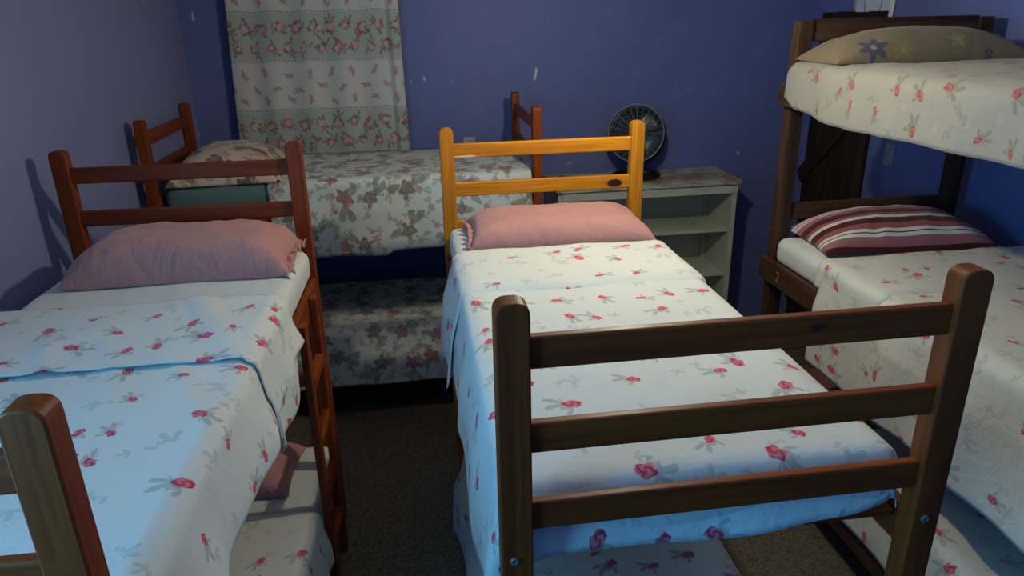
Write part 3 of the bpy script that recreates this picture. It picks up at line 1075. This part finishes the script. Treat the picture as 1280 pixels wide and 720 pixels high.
# top tier
TZ = 2.075
mattress('mattress', (RX0 - 0.055, RYF + 0.04, 1.962), (RX1 + 0.03, RYH - 0.04, TZ), WHITE_SHEET, 'top-tier mattress of the dark bunk under a tan pillow', 0.05)
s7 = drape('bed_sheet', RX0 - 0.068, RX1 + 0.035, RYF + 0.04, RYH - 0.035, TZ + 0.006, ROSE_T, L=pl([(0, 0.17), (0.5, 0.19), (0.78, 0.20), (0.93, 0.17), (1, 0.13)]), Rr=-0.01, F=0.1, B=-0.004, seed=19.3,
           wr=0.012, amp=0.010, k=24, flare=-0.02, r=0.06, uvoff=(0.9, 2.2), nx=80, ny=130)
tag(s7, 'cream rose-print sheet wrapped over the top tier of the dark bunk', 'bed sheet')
pillow('pillow', 2.165, 2.965, TZ + 0.006, 0.88, 0.36, 0.135, BEIGE, 'tan pillow with blue flowers on the top tier of the dark bunk', seed=31.0, rot=R(-2), power=2.2, wr=0.012, droop=0.0)
# middle tier
MZ = 1.262
mattress('mattress', (RX0 - 0.04, RYF + 0.04, 1.125), (RX1 + 0.03, RYH - 0.04, MZ), WHITE_SHEET, 'middle-tier mattress in a white fitted sheet under the striped pillow', 0.05)
s8 = drape('bed_sheet', RX0 - 0.060, RX1 + 0.035, RYF + 0.04, 2.70, MZ + 0.007, ROSE_B, L=pl([(0, 0.42), (0.3, 0.45), (0.7, 0.44), (1, 0.42)]), Rr=-0.01, F=0.15, B=pl([(0, -0.03), (0.30, -0.02), (0.40, 0.06), (1, 0.08)]), seed=23.3, wr=0.010, amp=0.015, k=15, flare=0.02,
           uvoff=(1.1, 5.2), nx=90, ny=120)
tag(s8, 'rose-print sheet hanging in folds from the middle tier of the dark bunk', 'bed sheet')
drape('turned_down_fold', RX0 - 0.064, RX1 + 0.033, 2.28, 2.72, MZ + 0.020, ROSE_B, s8, L=pl([(0, 0.12), (1, 0.10)]), Rr=-0.01, F=pl([(0, 0.0), (1, 0.01)]), B=0, seed=26.0, wr=0.010, amp=0.006, k=14, flare=0.02,
      uvoff=(4.1, 0.2), nx=70, ny=36)
pillow('pillow', 2.20, 2.965, MZ + 0.006, 0.80, 0.42, 0.145, STRIPE, 'maroon, white and pink striped pillow on the middle tier', seed=37.0, rot=R(-5), power=2.6, wr=0.013)
# bottom tier
BTZ = 0.52
mattress('mattress', (RX0 - 0.03, RYF + 0.04, 0.31), (RX1 + 0.03, RYH - 0.04, BTZ), BROWN, 'bottom-tier mattress in a brown cover in the dark bunk', 0.04)
s9 = drape('bed_sheet', RX0 - 0.05, RX1 + 0.035, RYF + 0.04, 2.52, BTZ + 0.007, ROSE_B, L=0.24, Rr=-0.01, F=0.1, B=0, seed=29.3, wr=0.010, amp=0.008, k=15, flare=0.09, uvoff=(7.1, 2.2), nx=70, ny=90)
tag(s9, 'rose-print sheet on the bottom tier of the dark bunk', 'bed sheet')

# ------------------------------------------------------------------ curtain
cur_v, cur_uv, cur_f = [], [], []
NXc, NZc = 130, 60
ztop, zbot = 2.62, 1.465
for j in range(NZc + 1):
    t = j / NZc
    zc = zbot + (ztop - zbot) * t
    for i in range(NXc + 1):
        s = i / NXc
        xl = -1.115 + 0.045 * (zc - zbot)
        xr = -0.022 - 0.012 * (zc - zbot)
        xx = xl + (xr - xl) * s
        fold = 0.010 * math.sin(s * 31 + 0.6 * math.sin(t * 3)) + 0.008 * noise.noise(Vector((s * 9, t * 1.2, 2)))
        fold += 0.022 * math.exp(-((s - 0.955) / 0.02) ** 2) - 0.010 * math.exp(-((s - 0.915) / 0.015) ** 2)
        cur_v.append((xx, 4.865 - fold * (1.15 - 0.3 * t), zc + 0.004 * math.sin(s * 31)))
        cur_uv.append((s * 1.16, (zc - zbot) + 0.0))
for j in range(NZc):
    for i in range(NXc):
        a = j * (NXc + 1) + i
        cur_f.append((a, a + 1, a + NXc + 2, a + NXc + 1))
ct = empty('curtain', (-0.55, 4.865, zbot), 'rose-print cotton curtain with banded rows on the blue wall', 'curtain')
o = mesh_obj('fabric', cur_v, cur_f, CURT, ct, smooth=True, uvs=cur_uv)
md = o.modifiers.new('thickness', 'SOLIDIFY')
md.thickness = 0.003
tube('curtain_rod', [(-1.18, 4.865, 2.64), (0.06, 4.865, 2.64)], 0.010, STEEL, ct, 10)
for xx in (-1.15, 0.03):
    box('rod_bracket', (xx - 0.012, 4.862, 2.62), (xx + 0.012, BACK_Y - 0.001, 2.66), STEEL, ct, 0.003)

# ------------------------------------------------------------------ shelf unit
SX0, SX1, SY0, SY1 = 0.92, 2.16, 4.50, 4.93
sh = empty('shelf_unit', ((SX0 + SX1) / 2, (SY0 + SY1) / 2, 0), 'worn white painted open shelf unit under the fan', 'shelf unit')
box('top_board', (SX0 - 0.02, SY0 - 0.03, 1.212), (SX1 + 0.012, SY1, 1.245), SHELF_TOP, sh, 0.003)
box('fascia', (SX0 + 0.03, SY0 - 0.012, 1.150), (SX1 - 0.002, SY0 + 0.012, 1.211), SHELF, sh, 0.002)
for xx in (SX0, SX1 - 0.032):
    box('side_panel', (xx, SY0, 0), (xx + 0.032, SY1 - 0.014, 1.211), SHELF, sh, 0.002)
    c = xx + 0.033 if xx == SX0 else xx - 0.029
    box('corner_batten', (c, SY1 - 0.042, 0.0), (c + 0.028, SY1 - 0.014, 1.211), SHELF, sh, 0.002)
box('back_panel', (SX0, SY1 - 0.013, 0.02), (SX1, SY1 - 0.001, 1.211), SHELF, sh, 0)
for zt in (0.89, 0.565, 0.10):
    box('shelf', (SX0 + 0.033, SY0 + 0.03, zt - 0.022), (SX1 - 0.033, SY1 - 0.043, zt), SHELF, sh, 0.002)

# ------------------------------------------------------------------ fan
FX, FY, FZ = 1.495, 4.70, 1.545
fan = empty('table_fan', (FX, FY, 1.245), 'round wire-grilled table fan standing on the shelf unit', 'fan')
fax = Vector((-0.10, -1.0, 0.10)).normalized()
# base ring
tube('base', [(FX + 0.15 * math.cos(a), FY - 0.03 + 0.10 * math.sin(a), 1.267) for a in [2 * math.pi * k / 32 for k in range(32)]], 0.021, BLACKP, fan, 10, True)
tube('neck', [(FX, FY + 0.05, 1.26), (FX, FY + 0.06, 1.36), (FX, FY + 0.03, 1.47)], [0.045, 0.035, 0.03], BLACKP, fan, 12)
e1 = fax.cross(Vector((0, 0, 1))).normalized()
e2 = e1.cross(fax).normalized()
FC = Vector((FX, FY, FZ))
lathe('housing', [(0.188, 0.0), (0.198, 0.0), (0.202, -0.04), (0.196, -0.10), (0.17, -0.135), (0.09, -0.15), (0.0, -0.15)], FC + Vector((0.012, 0, -0.02)), fax, BLUEP, fan, 40)
lathe('motor', [(0.0, -0.02), (0.045, -0.02), (0.055, -0.06), (0.055, -0.14)], FC, fax, BLACKP, fan, 20)


def dome(r):
    return 0.045 * (1 - (r / 0.19) ** 2)


gv, gf = [], []


def add_tube(pts, rad, n=5, closed=False):
    base = len(gv)
    m = len(pts)
    for i, p in enumerate(pts):
        a = pts[i - 1] if (i > 0 or closed) else p
        b = pts[(i + 1) % m] if (i < m - 1 or closed) else p
        t = (b - a).normalized()
        f1 = t.cross(fax).normalized()
        f2 = t.cross(f1).normalized()
        for k in range(n):
            an = 2 * math.pi * k / n
            gv.append(p + f1 * math.cos(an) * rad + f2 * math.sin(an) * rad)
    for i in range(m if closed else m - 1):
        j = (i + 1) % m
        for k in range(n):
            gf.append((base + i * n + k, base + i * n + (k + 1) % n, base + j * n + (k + 1) % n, base + j * n + k))


for q in range(13):
    r = 0.028 + q * 0.0128
    add_tube([FC + e1 * r * math.cos(a) + e2 * r * math.sin(a) + fax * dome(r) for a in [2 * math.pi * k / 40 for k in range(40)]], 0.0012, 4, True)
for k in range(24):
    a = 2 * math.pi * k / 24
    add_tube([FC + (e1 * math.cos(a) + e2 * math.sin(a)) * r + fax * (dome(r) + 0.001) for r in (0.02, 0.07, 0.12, 0.16, 0.188)], 0.0016 if k % 3 else 0.0024, 4)
add_tube([FC + e1 * 0.19 * math.cos(a) + e2 * 0.19 * math.sin(a) for a in [2 * math.pi * k / 48 for k in range(48)]], 0.005, 6, True)
mesh_obj('grill', gv, gf, GRILL, fan, smooth=True)
lathe('grill_badge', [(0.0, 0.052), (0.026, 0.050), (0.030, 0.044), (0.030, 0.040)], FC, fax, GRILL, fan, 20)
for b in range(3):
    a0 = b * 2 * math.pi / 3 + 0.4
    vs, fs = [], []
    nr, na = 8, 6
    for i in range(nr + 1):
        r = 0.035 + 0.135 * i / nr
        wdt = 0.28 + 0.55 * math.sin(math.pi * (0.15 + 0.75 * i / nr))
        for j in range(na + 1):
            a = a0 + (j / na - 0.5) * wdt * 1.4
            vs.append(FC + (e1 * math.cos(a) + e2 * math.sin(a)) * r + fax * (-0.035 + 0.03 * (j / na - 0.5)))
    for i in range(nr):
        for j in range(na):
            q = i * (na + 1) + j
            fs.append((q, q + 1, q + na + 2, q + na + 1))
    bl = mesh_obj('blade', vs, fs, BLUEP, fan, smooth=True)
    md = bl.modifiers.new('thickness', 'SOLIDIFY')
    md.thickness = 0.003
tube('cord', [(FX - 0.05, FY + 0.06, 1.252), (FX - 0.18, FY + 0.10, 1.250), (FX - 0.32, FY + 0.06, 1.250), (FX - 0.50, FY + 0.12, 1.250)], 0.0035, BLACKP, fan, 6)


# ------------------------------------------------------------------ small fixtures
def outlet(cx, cz, label, dark=False):
    t = empty('power_outlet', (cx, BACK_Y, cz), label, 'power outlet')
    box('plate', (cx - 0.040, BACK_Y - 0.009, cz - 0.024), (cx + 0.040, BACK_Y, cz + 0.024), PLATE_G if dark else PLATE, t, 0.003)
    for k in (-0.010, 0.010):
        lathe('socket_hole', [(0.0, 0.0), (0.004, 0.0), (0.004, -0.003)], (cx + k, BACK_Y - 0.0095, cz), (0, -1, 0), SLOT, t, 10)


outlet(0.388, 1.504, 'small white outlet plate on the wall right of the curtain')
outlet(0.700, 1.500, 'small grey outlet plate behind the foot post of the crosswise bunk', True)
sw = empty('wall_switch', (RIGHT_X, 3.885, 1.485), 'pale blank switch plate on the wall below the top tier', 'switch plate')
box('plate', (RIGHT_X - 0.010, 3.840, 1.420), (RIGHT_X, 3.930, 1.550), PLATE_G, sw, 0.004)
lathe('screw', [(0.0, 0.001), (0.004, 0.001), (0.004, -0.001)], (RIGHT_X - 0.010, 3.885, 1.447), (-1, 0, 0), STEEL, sw, 10)


def paper_mat():
    n = NT('paper_with_drawing')
    p = n.xyz(n.obj())
    y, z = n.m('ADD', p[1], 0.0), n.m('ADD', p[2], 0.07)
    rr = n.m('SQRT', n.m('ADD', n.m('MULTIPLY', y, y), n.m('MULTIPLY', z, z)))
    ring = n.step(0.006, n.m('ABSOLUTE', n.m('SUBTRACT', rr, 0.085)), 400.0)
    line = n.step(0.004, n.m('ABSOLUTE', y), 400.0)
    line = n.m('MULTIPLY', line, n.step(0.015, z, -200.0))
    c = n.mix(n.m('MAXIMUM', ring, n.m('MULTIPLY', line, 0.8)), (0.66, 0.66, 0.68), (0.10, 0.18, 0.45))
    return n.out(c, 0.7)


pv, pf = [], []
for j in range(9):
    for i in range(9):
        s, t = i / 8, j / 8
        pv.append((RIGHT_X - 0.004 - 0.010 * (1 - t) ** 2 * s, 4.47 - 0.42 * s, 2.245 + 0.297 * t + 0.008 * (1 - s)))
for j in range(8):
    for i in range(8):
        a = j * 9 + i
        pf.append((a, a + 1, a + 10, a + 9))
pp = mesh_obj('paper_sheet', pv, pf, paper_mat(), None, smooth=True)
md = pp.modifiers.new('thickness', 'SOLIDIFY')
md.thickness = 0.0008
tag(pp, 'white paper with a blue drawn arch taped above the plank door', 'paper')

# ------------------------------------------------------------------ groups of alike things
for o in list(COL.objects):
    if o.parent is None:
        for key, g in (('mattress', 'mattresses on the bunk tiers'), ('bed_sheet', 'printed sheets on the bunk tiers'),
                       ('pillow', 'pillows on the bunk tiers'), ('power_outlet', 'outlet plates on the blue wall')):
            if o.name.split('.')[0] == key:
                o['group'] = g
